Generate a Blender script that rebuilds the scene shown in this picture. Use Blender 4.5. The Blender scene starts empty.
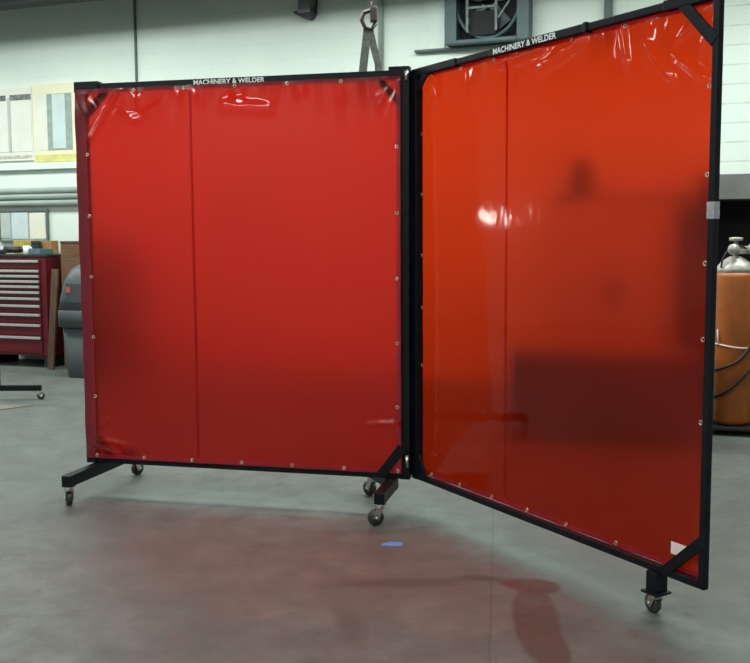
import bpy, bmesh, math, random
from mathutils import Vector, Matrix
random.seed(7)
C = bpy.context.scene.collection
PI = math.pi

# ------------------------------------------------------------------ helpers
def link(name, me, mat=None, parent=None, loc=(0, 0, 0), rotz=0.0):
    o = bpy.data.objects.new(name, me)
    C.objects.link(o)
    if me is not None and mat is not None:
        for m in (mat if isinstance(mat, (list, tuple)) else [mat]):
            me.materials.append(m)
    o.location = loc
    o.rotation_euler = (0, 0, rotz)
    if parent is not None:
        o.parent = parent
    return o

class MB:
    """collects shapes in one bmesh"""
    def __init__(s):
        s.b = bmesh.new()
    def box(s, x0, x1, y0, y1, z0, z1, bev=0.0, M=None, mi=0):
        t = bmesh.new()
        bmesh.ops.create_cube(t, size=1.0)
        bmesh.ops.scale(t, vec=(x1 - x0, y1 - y0, z1 - z0), verts=t.verts)
        bmesh.ops.translate(t, vec=((x0 + x1) / 2, (y0 + y1) / 2, (z0 + z1) / 2), verts=t.verts)
        if bev > 0:
            bmesh.ops.bevel(t, geom=t.edges[:], offset=bev, segments=2, affect='EDGES', profile=0.6)
        return s._merge(t, M, mi)
    def _merge(s, t, M=None, mi=0, smooth=False):
        if M is not None:
            bmesh.ops.transform(t, matrix=M, verts=t.verts)
        for f in t.faces:
            f.material_index = mi
            f.smooth = smooth
        me = bpy.data.meshes.new('tmp')
        t.to_mesh(me); t.free()
        s.b.from_mesh(me)
        bpy.data.meshes.remove(me)
        return s
    def bar(s, p, q, w, h, bev=0.003, up=(0, 0, 1), mi=0, ext=0.0):
        """square bar from p to q; w across, h along up"""
        p, q = Vector(p), Vector(q)
        d = (q - p); L = d.length; d.normalize()
        upv = Vector(up)
        side = d.cross(upv).normalized()
        upv = side.cross(d).normalized()
        M = Matrix((( d.x, side.x, upv.x, p.x), (d.y, side.y, upv.y, p.y), (d.z, side.z, upv.z, p.z), (0, 0, 0, 1)))
        return s.box(-ext, L + ext, -w / 2, w / 2, -h / 2, h / 2, bev, M, mi)
    def cyl(s, p, q, r, r2=None, seg=20, mi=0, caps=True):
        p, q = Vector(p), Vector(q)
        d = q - p
        t = bmesh.new()
        bmesh.ops.create_cone(t, cap_ends=caps, segments=seg, radius1=r, radius2=r if r2 is None else r2, depth=d.length)
        M = Matrix.Translation((p + q) / 2) @ d.to_track_quat('Z', 'Y').to_matrix().to_4x4()
        return s._merge(t, M, mi, True)
    def tube(s, pts, r, seg=8, mi=0, closed=False):
        pts = [Vector(p) for p in pts]
        t = bmesh.new()
        rings = []
        n = len(pts)
        prev = None
        for i, p in enumerate(pts):
            a = pts[(i - 1) % n] if (closed or i > 0) else p
            c = pts[(i + 1) % n] if (closed or i < n - 1) else p
            d = (c - a).normalized()
            ref = Vector((0, 0, 1)) if abs(d.z) < 0.9 else Vector((1, 0, 0))
            if prev is not None:
                u = (prev - d * prev.dot(d)).normalized()
            else:
                u = d.cross(ref).normalized()
            prev = u
            v = d.cross(u)
            rings.append([t.verts.new(p + (u * math.cos(2 * PI * k / seg) + v * math.sin(2 * PI * k / seg)) * r) for k in range(seg)])
        m = n if closed else n - 1
        for i in range(m):
            A, B = rings[i], rings[(i + 1) % n]
            for k in range(seg):
                t.faces.new((A[k], A[(k + 1) % seg], B[(k + 1) % seg], B[k]))
        if not closed:
            t.faces.new(rings[0][::-1]); t.faces.new(rings[-1])
        bmesh.ops.recalc_face_normals(t, faces=t.faces)
        return s._merge(t, None, mi, True)
    def lathe(s, prof, seg=32, M=None, mi=0):
        t = bmesh.new()
        rings = []
        for (r, z) in prof:
            rings.append([t.verts.new((max(r, 1e-4) * math.cos(2 * PI * k / seg), max(r, 1e-4) * math.sin(2 * PI * k / seg), z)) for k in range(seg)])
        for A, B in zip(rings, rings[1:]):
            for k in range(seg):
                t.faces.new((A[k], A[(k + 1) % seg], B[(k + 1) % seg], B[k]))
        t.faces.new(rings[0][::-1]); t.faces.new(rings[-1])
        bmesh.ops.recalc_face_normals(t, faces=t.faces)
        return s._merge(t, M, mi, True)
    def prism(s, poly, z0, z1, M=None, mi=0):
        """polygon in xy extruded z0..z1"""
        t = bmesh.new()
        a = [t.verts.new((x, y, z0)) for x, y in poly]
        b = [t.verts.new((x, y, z1)) for x, y in poly]
        t.faces.new(a[::-1]); t.faces.new(b)
        n = len(poly)
        for i in range(n):
            t.faces.new((a[i], a[(i + 1) % n], b[(i + 1) % n], b[i]))
        bmesh.ops.recalc_face_normals(t, faces=t.faces)
        return s._merge(t, M, mi)
    def build(s, name, mat, parent=None, loc=(0, 0, 0), rotz=0.0):
        me = bpy.data.meshes.new(name)
        s.b.to_mesh(me); s.b.free()
        return link(name, me, mat, parent, loc, rotz)

def thing(name, label, cat, loc=(0, 0, 0), rotz=0.0, group=None):
    o = bpy.data.objects.new(name, None)
    o.empty_display_size = 0.1
    C.objects.link(o)
    o.location = loc; o.rotation_euler = (0, 0, rotz)
    tag(o, label, cat, group)
    return o
def tag(o, label, cat, group=None):
    o['label'] = label; o['category'] = cat
    if group: o['group'] = group
    return o
def structure(o):
    o['kind'] = 'structure'
    return o

# ------------------------------------------------------------------ materials
def new_mat(name):
    m = bpy.data.materials.new(name); m.use_nodes = True
    nt = m.node_tree; nt.nodes.clear()
    out = nt.nodes.new('ShaderNodeOutputMaterial')
    return m, nt, out
def N(nt, t, **k):
    n = nt.nodes.new(t)
    for a, b in k.items():
        if a in ('inp',):
            for i, v in b.items(): n.inputs[i].default_value = v
        else: setattr(n, a, b)
    return n
def mathn(nt, op, a, b=None, c=None, clamp=False):
    n = N(nt, 'ShaderNodeMath', operation=op); n.use_clamp = clamp
    for i, v in enumerate((a, b, c)):
        if v is None: continue
        if isinstance(v, (int, float)): n.inputs[i].default_value = v
        else: nt.links.new(v, n.inputs[i])
    return n.outputs[0]
def mixc(nt, f, a, b, blend='MIX'):
    n = N(nt, 'ShaderNodeMix', data_type='RGBA', blend_type=blend)
    for i, v in ((0, f), (6, a), (7, b)):
        if isinstance(v, (int, float)): n.inputs[i].default_value = v
        elif isinstance(v, tuple): n.inputs[i].default_value = (*v, 1) if len(v) == 3 else v
        else: nt.links.new(v, n.inputs[i])
    return n.outputs[2]
def noise(nt, vec, scale, detail=3, rough=0.55, out='Fac'):
    n = N(nt, 'ShaderNodeTexNoise'); n.inputs['Scale'].default_value = scale
    n.inputs['Detail'].default_value = detail; n.inputs['Roughness'].default_value = rough
    if vec is not None: nt.links.new(vec, n.inputs['Vector'])
    return n.outputs[out]
def maprange(nt, v, a, b, c=0.0, d=1.0, smooth=False):
    n = N(nt, 'ShaderNodeMapRange'); n.clamp = True
    if smooth: n.interpolation_type = 'SMOOTHSTEP'
    nt.links.new(v, n.inputs[0])
    for i, x in enumerate((a, b, c, d)): n.inputs[i + 1].default_value = x
    return n.outputs[0]

def simple(name, col, rough=0.5, metal=0.0, var=0.12, scale=12.0, bump=0.0, spec=0.5, coat=0.0, stretch=None):
    m, nt, out = new_mat(name)
    p = N(nt, 'ShaderNodeBsdfPrincipled')
    tc = N(nt, 'ShaderNodeTexCoord')
    vec = tc.outputs['Object']
    if stretch:
        mp = N(nt, 'ShaderNodeMapping'); mp.inputs['Scale'].default_value = stretch
        nt.links.new(vec, mp.inputs['Vector']); vec = mp.outputs[0]
    f = noise(nt, vec, scale, 4)
    dark = tuple(c * (1 - var) for c in col); lite = tuple(min(1, c * (1 + var)) for c in col)
    nt.links.new(mixc(nt, maprange(nt, f, 0.3, 0.7), dark, lite), p.inputs['Base Color'])
    p.inputs['Roughness'].default_value = rough
    p.inputs['Metallic'].default_value = metal
    p.inputs['Specular IOR Level'].default_value = spec
    p.inputs['Coat Weight'].default_value = coat
    if bump:
        b = N(nt, 'ShaderNodeBump'); b.inputs['Strength'].default_value = bump; b.inputs['Distance'].default_value = 0.01
        nt.links.new(f, b.inputs['Height']); nt.links.new(b.outputs[0], p.inputs['Normal'])
    nt.links.new(p.outputs[0], out.inputs[0])
    return m

M = {}
M['black_paint'] = simple('black_painted_steel', (0.006, 0.008, 0.011), 0.4, 0, 0.25, 30, 0.05, 0.2)
M['black_rubber'] = simple('black_rubber', (0.014, 0.014, 0.015), 0.75)
M['wheel_grey'] = simple('dark_grey_wheel', (0.03, 0.035, 0.036), 0.4)
M['zinc'] = simple('zinc_plated_steel', (0.62, 0.64, 0.62), 0.28, 1.0, 0.1, 40)
M['brass'] = simple('pale_metal_grommet', (0.78, 0.7, 0.55), 0.3, 1.0, 0.1, 40)
M['white_letter'] = simple('white_lettering', (0.85, 0.92, 0.92), 0.6, 0, 0.1, 60)
M['white_label'] = simple('white_label_paper', (0.85, 0.72, 0.68), 0.6)
M['silver_tape'] = simple('silver_tape', (0.42, 0.42, 0.48), 0.45, 0.35, 0.25, 50)
M['chest_red'] = simple('dark_red_enamel', (0.105, 0.005, 0.011), 0.35, 0, 0.1, 8, 0, 0.5)
M['chest_trim'] = simple('brushed_aluminium_pull', (0.55, 0.56, 0.54), 0.4, 0.6, 0.12, 50)
M['bin_grey'] = simple('grey_plastic_bin', (0.05, 0.066, 0.071), 0.55, 0, 0.12, 6)
M['bin_lid'] = simple('grey_plastic_lid', (0.062, 0.082, 0.09), 0.5, 0, 0.12, 6)
M['plywood'] = simple('brown_board', (0.14, 0.075, 0.04), 0.75, 0, 0.25, 5, 0.1, 0.3, 0, (1, 1, 12))
M['plank'] = simple('weathered_brown_plank', (0.10, 0.06, 0.038), 0.8, 0, 0.3, 6, 0.1, 0.3, 0, (8, 8, 1))
M['paper'] = simple('white_paper', (0.66, 0.68, 0.62), 0.8, 0, 0.06, 5)
M['paper_blue'] = simple('pale_blue_paper', (0.5, 0.6, 0.61), 0.8, 0, 0.06, 8)
M['paper_grey'] = simple('grey_green_paper', (0.42, 0.47, 0.43), 0.8, 0, 0.1, 9)
M['board_cream'] = simple('cream_board', (0.66, 0.66, 0.58), 0.7, 0, 0.05, 4)
M['board_print'] = simple('faint_grey_print', (0.45, 0.47, 0.42), 0.8, 0, 0.4, 22, 0, 0.3, 0, (1, 1, 3))
M['header_ink'] = simple('dark_ink_header', (0.16, 0.18, 0.17), 0.8, 0, 0.7, 45, 0, 0.3, 0, (1, 1, 0.6))
M['cream_yellow'] = simple('pale_yellow_card', (0.7, 0.69, 0.5), 0.8, 0, 0.05, 4)
M['yellow'] = simple('yellow_strip', (0.58, 0.56, 0.2), 0.7, 0, 0.15, 14)
M['slate'] = simple('slate_grey_card', (0.26, 0.32, 0.30), 0.7, 0, 0.2, 14)
M['cork'] = simple('cork_board', (0.36, 0.26, 0.13), 0.9, 0, 0.3, 60)
M['carton_yellow'] = simple('yellow_carton', (0.40, 0.30, 0.06), 0.8, 0, 0.35, 18)
M['carton_brown'] = simple('orange_brown_carton', (0.34, 0.18, 0.07), 0.8, 0, 0.3, 14)
M['teal_grey'] = simple('teal_grey_plastic', (0.08, 0.15, 0.16), 0.5)
M['dark_tool'] = simple('dark_tool_casing', (0.02, 0.022, 0.026), 0.5)
M['mug_white'] = simple('white_ceramic', (0.72, 0.8, 0.82), 0.3)
M['fan_teal'] = simple('dark_teal_fan_housing', (0.035, 0.075, 0.082), 0.5, 0, 0.25, 8)
M['fan_dark'] = simple('dark_fan_recess', (0.008, 0.012, 0.012), 0.8)
M['fan_grey'] = simple('dusty_grey_motor', (0.14, 0.17, 0.18), 0.6, 0.2, 0.3, 30)
M['sling'] = simple('grey_green_webbing', (0.13, 0.15, 0.13), 0.9, 0, 0.25, 40, 0.2)
M['chain'] = simple('dark_steel_chain', (0.08, 0.06, 0.06), 0.5, 0.6, 0.3, 60)
M['fixture_grey'] = simple('grey_metal_fixture', (0.22, 0.23, 0.24), 0.5, 0.2)
M['orange'] = simple('orange_cylinder_paint', (0.34, 0.10, 0.014), 0.45, 0, 0.22, 5, 0.04)
M['silver_grey'] = simple('dull_silver_collar', (0.40, 0.39, 0.36), 0.4, 0.3, 0.3, 20)
M['hose'] = simple('black_hose', (0.012, 0.012, 0.012), 0.6)
M['rope'] = simple('pale_cord', (0.72, 0.62, 0.56), 0.8)
M['cart'] = simple('black_cart_steel', (0.012, 0.012, 0.014), 0.5)
M['cabinet_pale'] = simple('pale_grey_cabinet', (0.5, 0.53, 0.5), 0.5, 0, 0.06, 3)
M['cabinet_dark'] = simple('black_rack_panel', (0.006, 0.006, 0.008), 0.75)
M['beam_grey'] = simple('dull_grey_beam', (0.12, 0.125, 0.125), 0.6, 0, 0.2, 6)
M['bench_dark'] = simple('dark_bench_steel', (0.13, 0.12, 0.11), 0.6)
M['cardboard'] = simple('flattened_cardboard', (0.17, 0.15, 0.125), 0.9, 0, 0.2, 6)
M['blue_tape'] = simple('blue_tape', (0.10, 0.34, 0.80), 0.6)
M['red_sticker'] = simple('red_sticker', (0.55, 0.08, 0.09), 0.5)
M['trim_pale'] = simple('pale_green_painted_trim', (0.64, 0.75, 0.69), 0.6, 0, 0.05, 5)
M['pipe_grey'] = simple('grey_green_pipe', (0.30, 0.36, 0.33), 0.5, 0, 0.12, 4)
M['joint_dark'] = simple('dark_wall_joint', (0.10, 0.13, 0.125), 0.8)
M['ceiling'] = simple('grey_ceiling', (0.16, 0.17, 0.17), 0.9)
M['wall_plain'] = simple('pale_green_plain_wall', (0.30, 0.33, 0.31), 0.8, 0, 0.06, 2)

def film_mat(name, trans, body, haze, clear, gloss_rough=0.06, ior=1.03):
    """vinyl film: hazy see-through share, clear see-through share, the rest scattering body, glossy skin"""
    m, nt, out = new_mat(name)
    tc = N(nt, 'ShaderNodeTexCoord')
    tr = N(nt, 'ShaderNodeBsdfTransparent'); tr.inputs[0].default_value = (*trans, 1)
    rf = N(nt, 'ShaderNodeBsdfRefraction'); rf.inputs['Color'].default_value = (*trans, 1)
    rf.inputs['IOR'].default_value = ior; rf.inputs['Roughness'].default_value = 0.95
    df = N(nt, 'ShaderNodeBsdfDiffuse'); tl = N(nt, 'ShaderNodeBsdfTranslucent')
    n1 = noise(nt, tc.outputs['Object'], 2.2, 3)
    col = mixc(nt, maprange(nt, n1, 0.35, 0.65), tuple(c * 0.92 for c in body), tuple(min(1, c * 1.06) for c in body))
    nt.links.new(col, df.inputs[0]); nt.links.new(col, tl.inputs[0])
    def mix(f, x, y):
        ms = N(nt, 'ShaderNodeMixShader')
        if isinstance(f, (int, float)): ms.inputs[0].default_value = f
        else: nt.links.new(f, ms.inputs[0])
        nt.links.new(x, ms.inputs[1]); nt.links.new(y, ms.inputs[2])
        return ms.outputs[0]
    body_s = mix(0.5, df.outputs[0], tl.outputs[0])
    see = mix(haze / (haze + clear), tr.outputs[0], rf.outputs[0])
    base = mix(haze + clear, body_s, see)
    # glossy skin with fine ripples
    mp = N(nt, 'ShaderNodeMapping'); mp.inputs['Scale'].default_value = (1.0, 1.0, 0.6)
    nt.links.new(tc.outputs['Object'], mp.inputs['Vector'])
    n2 = noise(nt, mp.outputs[0], 9, 2)
    bp = N(nt, 'ShaderNodeBump'); bp.inputs['Strength'].default_value = 0.3; bp.inputs['Distance'].default_value = 0.004
    nt.links.new(n2, bp.inputs['Height'])
    gl = N(nt, 'ShaderNodeBsdfGlossy'); gl.inputs['Roughness'].default_value = gloss_rough
    nt.links.new(bp.outputs[0], gl.inputs['Normal'])
    geo = N(nt, 'ShaderNodeNewGeometry')
    dt = N(nt, 'ShaderNodeVectorMath', operation='DOT_PRODUCT')
    nt.links.new(geo.outputs['Incoming'], dt.inputs[0]); nt.links.new(bp.outputs[0], dt.inputs[1])
    c = mathn(nt, 'SUBTRACT', 1.0, mathn(nt, 'ABSOLUTE', dt.outputs['Value']), None, True)
    fr = mathn(nt, 'ADD', mathn(nt, 'MULTIPLY', mathn(nt, 'POWER', c, 5.0), 0.96), 0.04, None, True)
    nt.links.new(mix(fr, base, gl.outputs[0]), out.inputs[0])
    return m
M['film'] = film_mat('translucent_red_vinyl', (0.86, 0.026, 0.014), (0.27, 0.006, 0.004), 0.55, 0.03, 0.06, 1.07)
M['film_clear'] = film_mat('translucent_orange_red_vinyl', (0.92, 0.048, 0.006), (0.20, 0.006, 0.003), 0.58, 0.07, 0.06, 1.035)
M['film_hem'] = film_mat('doubled_vinyl_hem', (0.75, 0.16, 0.18), (0.50, 0.05, 0.08), 0.25, 0.15, 0.2)

# floor: painted grey-green concrete with stains that keep their own shapes
def floor_mat():
    m, nt, out = new_mat('stained_concrete_floor')
    tc = N(nt, 'ShaderNodeTexCoord'); P = tc.outputs['Object']
    wob = N(nt, 'ShaderNodeTexNoise'); wob.inputs['Scale'].default_value = 2.4; wob.inputs['Detail'].default_value = 4
    nt.links.new(P, wob.inputs['Vector'])
    def blob(cx, cy, rx, ry, rot, soft=0.5, w=0.5):
        sub = N(nt, 'ShaderNodeVectorMath', operation='SUBTRACT'); nt.links.new(wob.outputs['Color'], sub.inputs[0]); sub.inputs[1].default_value = (0.5, 0.5, 0.5)
        sc = N(nt, 'ShaderNodeVectorMath', operation='SCALE'); nt.links.new(sub.outputs[0], sc.inputs[0]); sc.inputs['Scale'].default_value = w
        ad = N(nt, 'ShaderNodeVectorMath', operation='ADD'); nt.links.new(P, ad.inputs[0]); nt.links.new(sc.outputs[0], ad.inputs[1])
        mp = N(nt, 'ShaderNodeMapping', vector_type='TEXTURE')
        mp.inputs['Location'].default_value = (cx, cy, 0); mp.inputs['Rotation'].default_value = (0, 0, rot); mp.inputs['Scale'].default_value = (rx, ry, 1)
        nt.links.new(ad.outputs[0], mp.inputs['Vector'])
        sx = N(nt, 'ShaderNodeSeparateXYZ'); nt.links.new(mp.outputs[0], sx.inputs[0])
        r2 = mathn(nt, 'ADD', mathn(nt, 'MULTIPLY', sx.outputs[0], sx.outputs[0]), mathn(nt, 'MULTIPLY', sx.outputs[1], sx.outputs[1]))
        r = mathn(nt, 'SQRT', r2)
        return maprange(nt, r, 1.0, 1.0 - soft, 0, 1, True)
    n1 = noise(nt, P, 1.1, 5, 0.6); n2 = noise(nt, P, 7, 5, 0.65); n3 = noise(nt, P, 40, 3)
    base = mixc(nt, maprange(nt, n1, 0.35, 0.65), (0.205, 0.255, 0.24), (0.285, 0.325, 0.30))
    base = mixc(nt, maprange(nt, n2, 0.5, 0.75, 0, 0.65), base, (0.19, 0.175, 0.165))
    def layer(c, f, col, amt):
        return mixc(nt, mathn(nt, 'MULTIPLY', f, amt), c, col)
    brown = (0.285, 0.268, 0.245)
    # brownish area in front of the screens
    base = layer(base, blob(-0.35, 3.55, 1.05, 0.62, -0.15, 0.45, 0.7), brown, 0.8)
    base = layer(base, blob(0.35, 3.45, 0.75, 0.55, 0.1, 0.4, 0.5), brown, 0.7)
    base = layer(base, blob(1.2, 2.4, 0.9, 0.45, 0.3, 0.4, 0.6), (0.24, 0.215, 0.2), 0.6)
    # green-grey strips under the screens
    base = layer(base, blob(0.62, 3.65, 0.18, 0.85, 0.50, 0.6, 0.25), (0.225, 0.29, 0.265), 0.85)
    base = layer(base, blob(-0.55, 4.55, 0.95, 0.2, -0.2, 0.6, 0.2), (0.225, 0.29, 0.265), 0.7)
    # dark damp streaks
    base = layer(base, blob(0.1, 3.33, 0.45, 0.07, 0.12, 0.7, 0.25), (0.12, 0.105, 0.095), 0.6)
    base = layer(base, blob(0.12, 3.95, 0.42, 0.05, 0.1, 0.8, 0.3), (0.13, 0.115, 0.1), 0.45)
    base = layer(base, blob(-0.08, 2.95, 0.06, 0.3, 0.2, 0.8, 0.2), (0.12, 0.11, 0.1), 0.45)
    base = layer(base, blob(0.25, 3.0, 0.24, 0.2, 0.1, 0.35, 0.3), (0.33, 0.32, 0.29), 0.6)
    # dark red spill and its trail
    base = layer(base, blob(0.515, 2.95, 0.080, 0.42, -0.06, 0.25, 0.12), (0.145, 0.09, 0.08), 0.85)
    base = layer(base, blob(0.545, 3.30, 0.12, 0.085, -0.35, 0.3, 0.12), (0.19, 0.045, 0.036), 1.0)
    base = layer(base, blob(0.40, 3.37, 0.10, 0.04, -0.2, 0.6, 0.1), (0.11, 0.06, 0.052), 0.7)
    # pale scuffs
    base = layer(base, blob(-0.25, 3.42, 0.05, 0.09, 0.4, 0.5, 0.2), (0.34, 0.34, 0.31), 0.5)
    base = layer(base, blob(-0.35, 3.05, 0.16, 0.035, 0.3, 0.6, 0.2), (0.33, 0.33, 0.3), 0.6)
    n4 = noise(nt, P, 4.5, 6, 0.7)
    base = mixc(nt, maprange(nt, n4, 0.38, 0.62, 0.42, 0.0), base, (0.15, 0.15, 0.14))
    base = mixc(nt, maprange(nt, n4, 0.55, 0.72, 0.0, 0.35), base, (0.33, 0.34, 0.315))
    # slab joint
    sx = N(nt, 'ShaderNodeSeparateXYZ'); nt.links.new(P, sx.inputs[0])
    lin = mathn(nt, 'SUBTRACT', sx.outputs[0], mathn(nt, 'ADD', mathn(nt, 'MULTIPLY', sx.outputs[1], 0.1316), -0.020))
    lin = mathn(nt, 'ADD', lin, mathn(nt, 'MULTIPLY', mathn(nt, 'SUBTRACT', n2, 0.5), 0.012))
    crack = maprange(nt, mathn(nt, 'ABSOLUTE', lin), 0.006, 0.001, 0, 0.45)
    base = mixc(nt, crack, base, (0.09, 0.09, 0.085))
    base = mixc(nt, maprange(nt, n3, 0.3, 0.75, 0, 0.22), base, (0.14, 0.14, 0.135))
    base = mixc(nt, 1.0, base, (0.53, 0.525, 0.53), 'MULTIPLY')
    p = N(nt, 'ShaderNodeBsdfPrincipled'); nt.links.new(base, p.inputs['Base Color'])
    nt.links.new(maprange(nt, n2, 0.3, 0.7, 0.38, 0.62), p.inputs['Roughness'])
    p.inputs['Specular IOR Level'].default_value = 0.35
    b = N(nt, 'ShaderNodeBump'); b.inputs['Strength'].default_value = 0.12; b.inputs['Distance'].default_value = 0.01
    nt.links.new(n2, b.inputs['Height']); nt.links.new(b.outputs[0], p.inputs['Normal'])
    nt.links.new(p.outputs[0], out.inputs[0])
    return m
M['floor'] = floor_mat()

def wall_mat():
    m, nt, out = new_mat('pale_green_painted_block_wall')
    tc = N(nt, 'ShaderNodeTexCoord'); P = tc.outputs['Object']
    sx = N(nt, 'ShaderNodeSeparateXYZ'); nt.links.new(P, sx.inputs[0])
    n1 = noise(nt, P, 1.2, 4); n2 = noise(nt, P, 14, 4)
    base = mixc(nt, maprange(nt, n1, 0.35, 0.65), (0.62, 0.715, 0.655), (0.68, 0.765, 0.70))
    base = mixc(nt, maprange(nt, n2, 0.58, 0.8, 0, 0.25), base, (0.45, 0.5, 0.44))
    # block courses: thin horizontal mortar lines, clearest on the right hand stretch of the wall
    zz = mathn(nt, 'DIVIDE', mathn(nt, 'SUBTRACT', sx.outputs[2], 0.045), 0.1467)
    fr = mathn(nt, 'ABSOLUTE', mathn(nt, 'SUBTRACT', mathn(nt, 'FRACT', zz), 0.5))
    line = maprange(nt, fr, 0.44, 0.49)
    strong = maprange(nt, sx.outputs[0], 5.4, 5.6, 0.10, 0.55)
    lf = mathn(nt, 'MULTIPLY', mathn(nt, 'MULTIPLY', line, strong), maprange(nt, n2, 0.3, 0.6, 0.3, 1.0))
    base = mixc(nt, lf, base, (0.33, 0.38, 0.32))
    p = N(nt, 'ShaderNodeBsdfPrincipled'); nt.links.new(base, p.inputs['Base Color'])
    p.inputs['Roughness'].default_value = 0.7; p.inputs['Specular IOR Level'].default_value = 0.25
    b = N(nt, 'ShaderNodeBump'); b.inputs['Strength'].default_value = 0.3; b.inputs['Distance'].default_value = 0.008; b.invert = True
    nt.links.new(lf, b.inputs['Height']); nt.links.new(b.outputs[0], p.inputs['Normal'])
    nt.links.new(p.outputs[0], out.inputs[0])
    return m
M['wall'] = wall_mat()

def glow(name, col, strength):
    m, nt, out = new_mat(name)
    e = N(nt, 'ShaderNodeEmission'); e.inputs[0].default_value = (*col, 1); e.inputs[1].default_value = strength
    nt.links.new(e.outputs[0], out.inputs[0])
    return m
M['window_glow'] = glow('daylit_window_pane', (1.0, 0.95, 0.86), 26)

# ------------------------------------------------------------------ the room
# room frame: a runs along the back wall to the right, b comes out of it, rotated 20 degrees
TH = math.radians(20)
W0 = Vector((-3.0, 9.46, 0)); AX = Vector((math.cos(TH), -math.sin(TH), 0)); BX = Vector((-math.sin(TH), -math.cos(TH), 0))
def room(a, b, z=0.0):
    p = W0 + AX * a + BX * b
    return (p.x, p.y, z)
RZ = -TH      # local x along the wall, local -y out of it (towards the viewer)
# local (x, y, z) of a thing placed at room(a,b) with rotz=RZ: x -> a, y -> -b

A0, A1, B1, CH = -4.0, 9.5, 11.0, 4.6
structure(MB().box(-11, 11, -7, 15, -0.12, 0).build('floor', M['floor']))
def wallbox(name, a0, a1, b0, b1, z0, z1, mat):
    return structure(MB().box(a0, a1, -b1, -b0, z0, z1).build(name, mat, None, tuple(W0), RZ))
wallbox('wall_back', A0, A1, -0.2, 0.0, 0, CH, M['wall'])
wallbox('wall_left', A0 - 0.2, A0, -0.2, B1, 0, CH, M['wall_plain'])
wallbox('wall_right', A1, A1 + 0.2, -0.2, B1, 0, CH, M['wall_plain'])
wallbox('wall_front', A0 - 0.2, A1 + 0.2, B1, B1 + 0.2, 0, CH, M['wall_plain'])
wallbox('ceiling', A0 - 0.2, A1 + 0.2, -0.2, B1 + 0.2, CH, CH + 0.15, M['ceiling'])

# trims on the back wall
def walltrim(name, a0, a1, d, z0, z1, mat, bev=0.004):
    return structure(MB().box(a0, a1, -d, 0.0, z0, z1, bev).build(name, mat, None, tuple(W0), RZ))
walltrim('trim_1', 0.778, 0.798, 0.02, 2.3, CH, M['joint_dark'])             # vertical joint strip
walltrim('trim_2', A0, 0.25, 0.05, 1.925, 1.985, M['trim_pale'])            # pale rail under the boards
t = MB()
for z in (1.715, 1.655, 1.592):
    t.cyl((A0, -0.05, z), (0.25, -0.05, z), 0.028, seg=16)
structure(t.build('trim_3', M['pipe_grey'], None, tuple(W0), RZ))          # run of three pipes
walltrim('trim_4', 3.70, 3.84, 0.03, 2.80, CH, M['trim_pale'])             # pale strip beside the fan
walltrim('trim_5', 3.58, 4.75, 0.06, 2.795, 2.815, M['joint_dark'])        # sill under the fan
walltrim('trim_6', 5.15, 5.21, 0.05, 2.75, CH, M['joint_dark'])             # dark vertical conduit
# added overhead beam, put in to shade the wall top from the lamps
structure(MB().box(A0, A1, -0.90, -0.75, 3.30, 3.80, 0.004).build('added_shade_beam', M['fan_dark'], None, tuple(W0), RZ))
t = MB(); t.cyl((3.27, -0.03, 2.66), (3.27, -0.03, CH), 0.022)
structure(t.build('trim_7', M['pipe_grey'], None, tuple(W0), RZ))

# small daylit window low in the left wall (outside the picture, mirrored in the vinyl)
wt = MB(); 
WB0, WB1, WZ0, WZ1 = 3.66, 4.26, 1.40, 1.54
wt.box(A0, A0 + 0.04, -WB1 - 0.05, -WB0 + 0.05, WZ0 - 0.05, WZ0); wt.box(A0, A0 + 0.04, -WB1 - 0.05, -WB0 + 0.05, WZ1, WZ1 + 0.05)
for k in range(4):
    y = -WB0 + 0.02 - k * (WB1 - WB0 + 0.04) / 3
    wt.box(A0, A0 + 0.04, y - 0.02, y + 0.02, WZ0, WZ1)
win = structure(wt.build('window_1', M['trim_pale'], None, tuple(W0), RZ))
g = MB(); g.box(A0 + 0.005, A0 + 0.012, -WB1, -WB0, WZ0, WZ1)
g.build('window_pane', M['window_glow'], win)

# ------------------------------------------------------------------ welding screens
RAIL = 0.040; POST = 0.045; ZB, ZT = 0.148, 1.978; PW = 1.60

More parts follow.
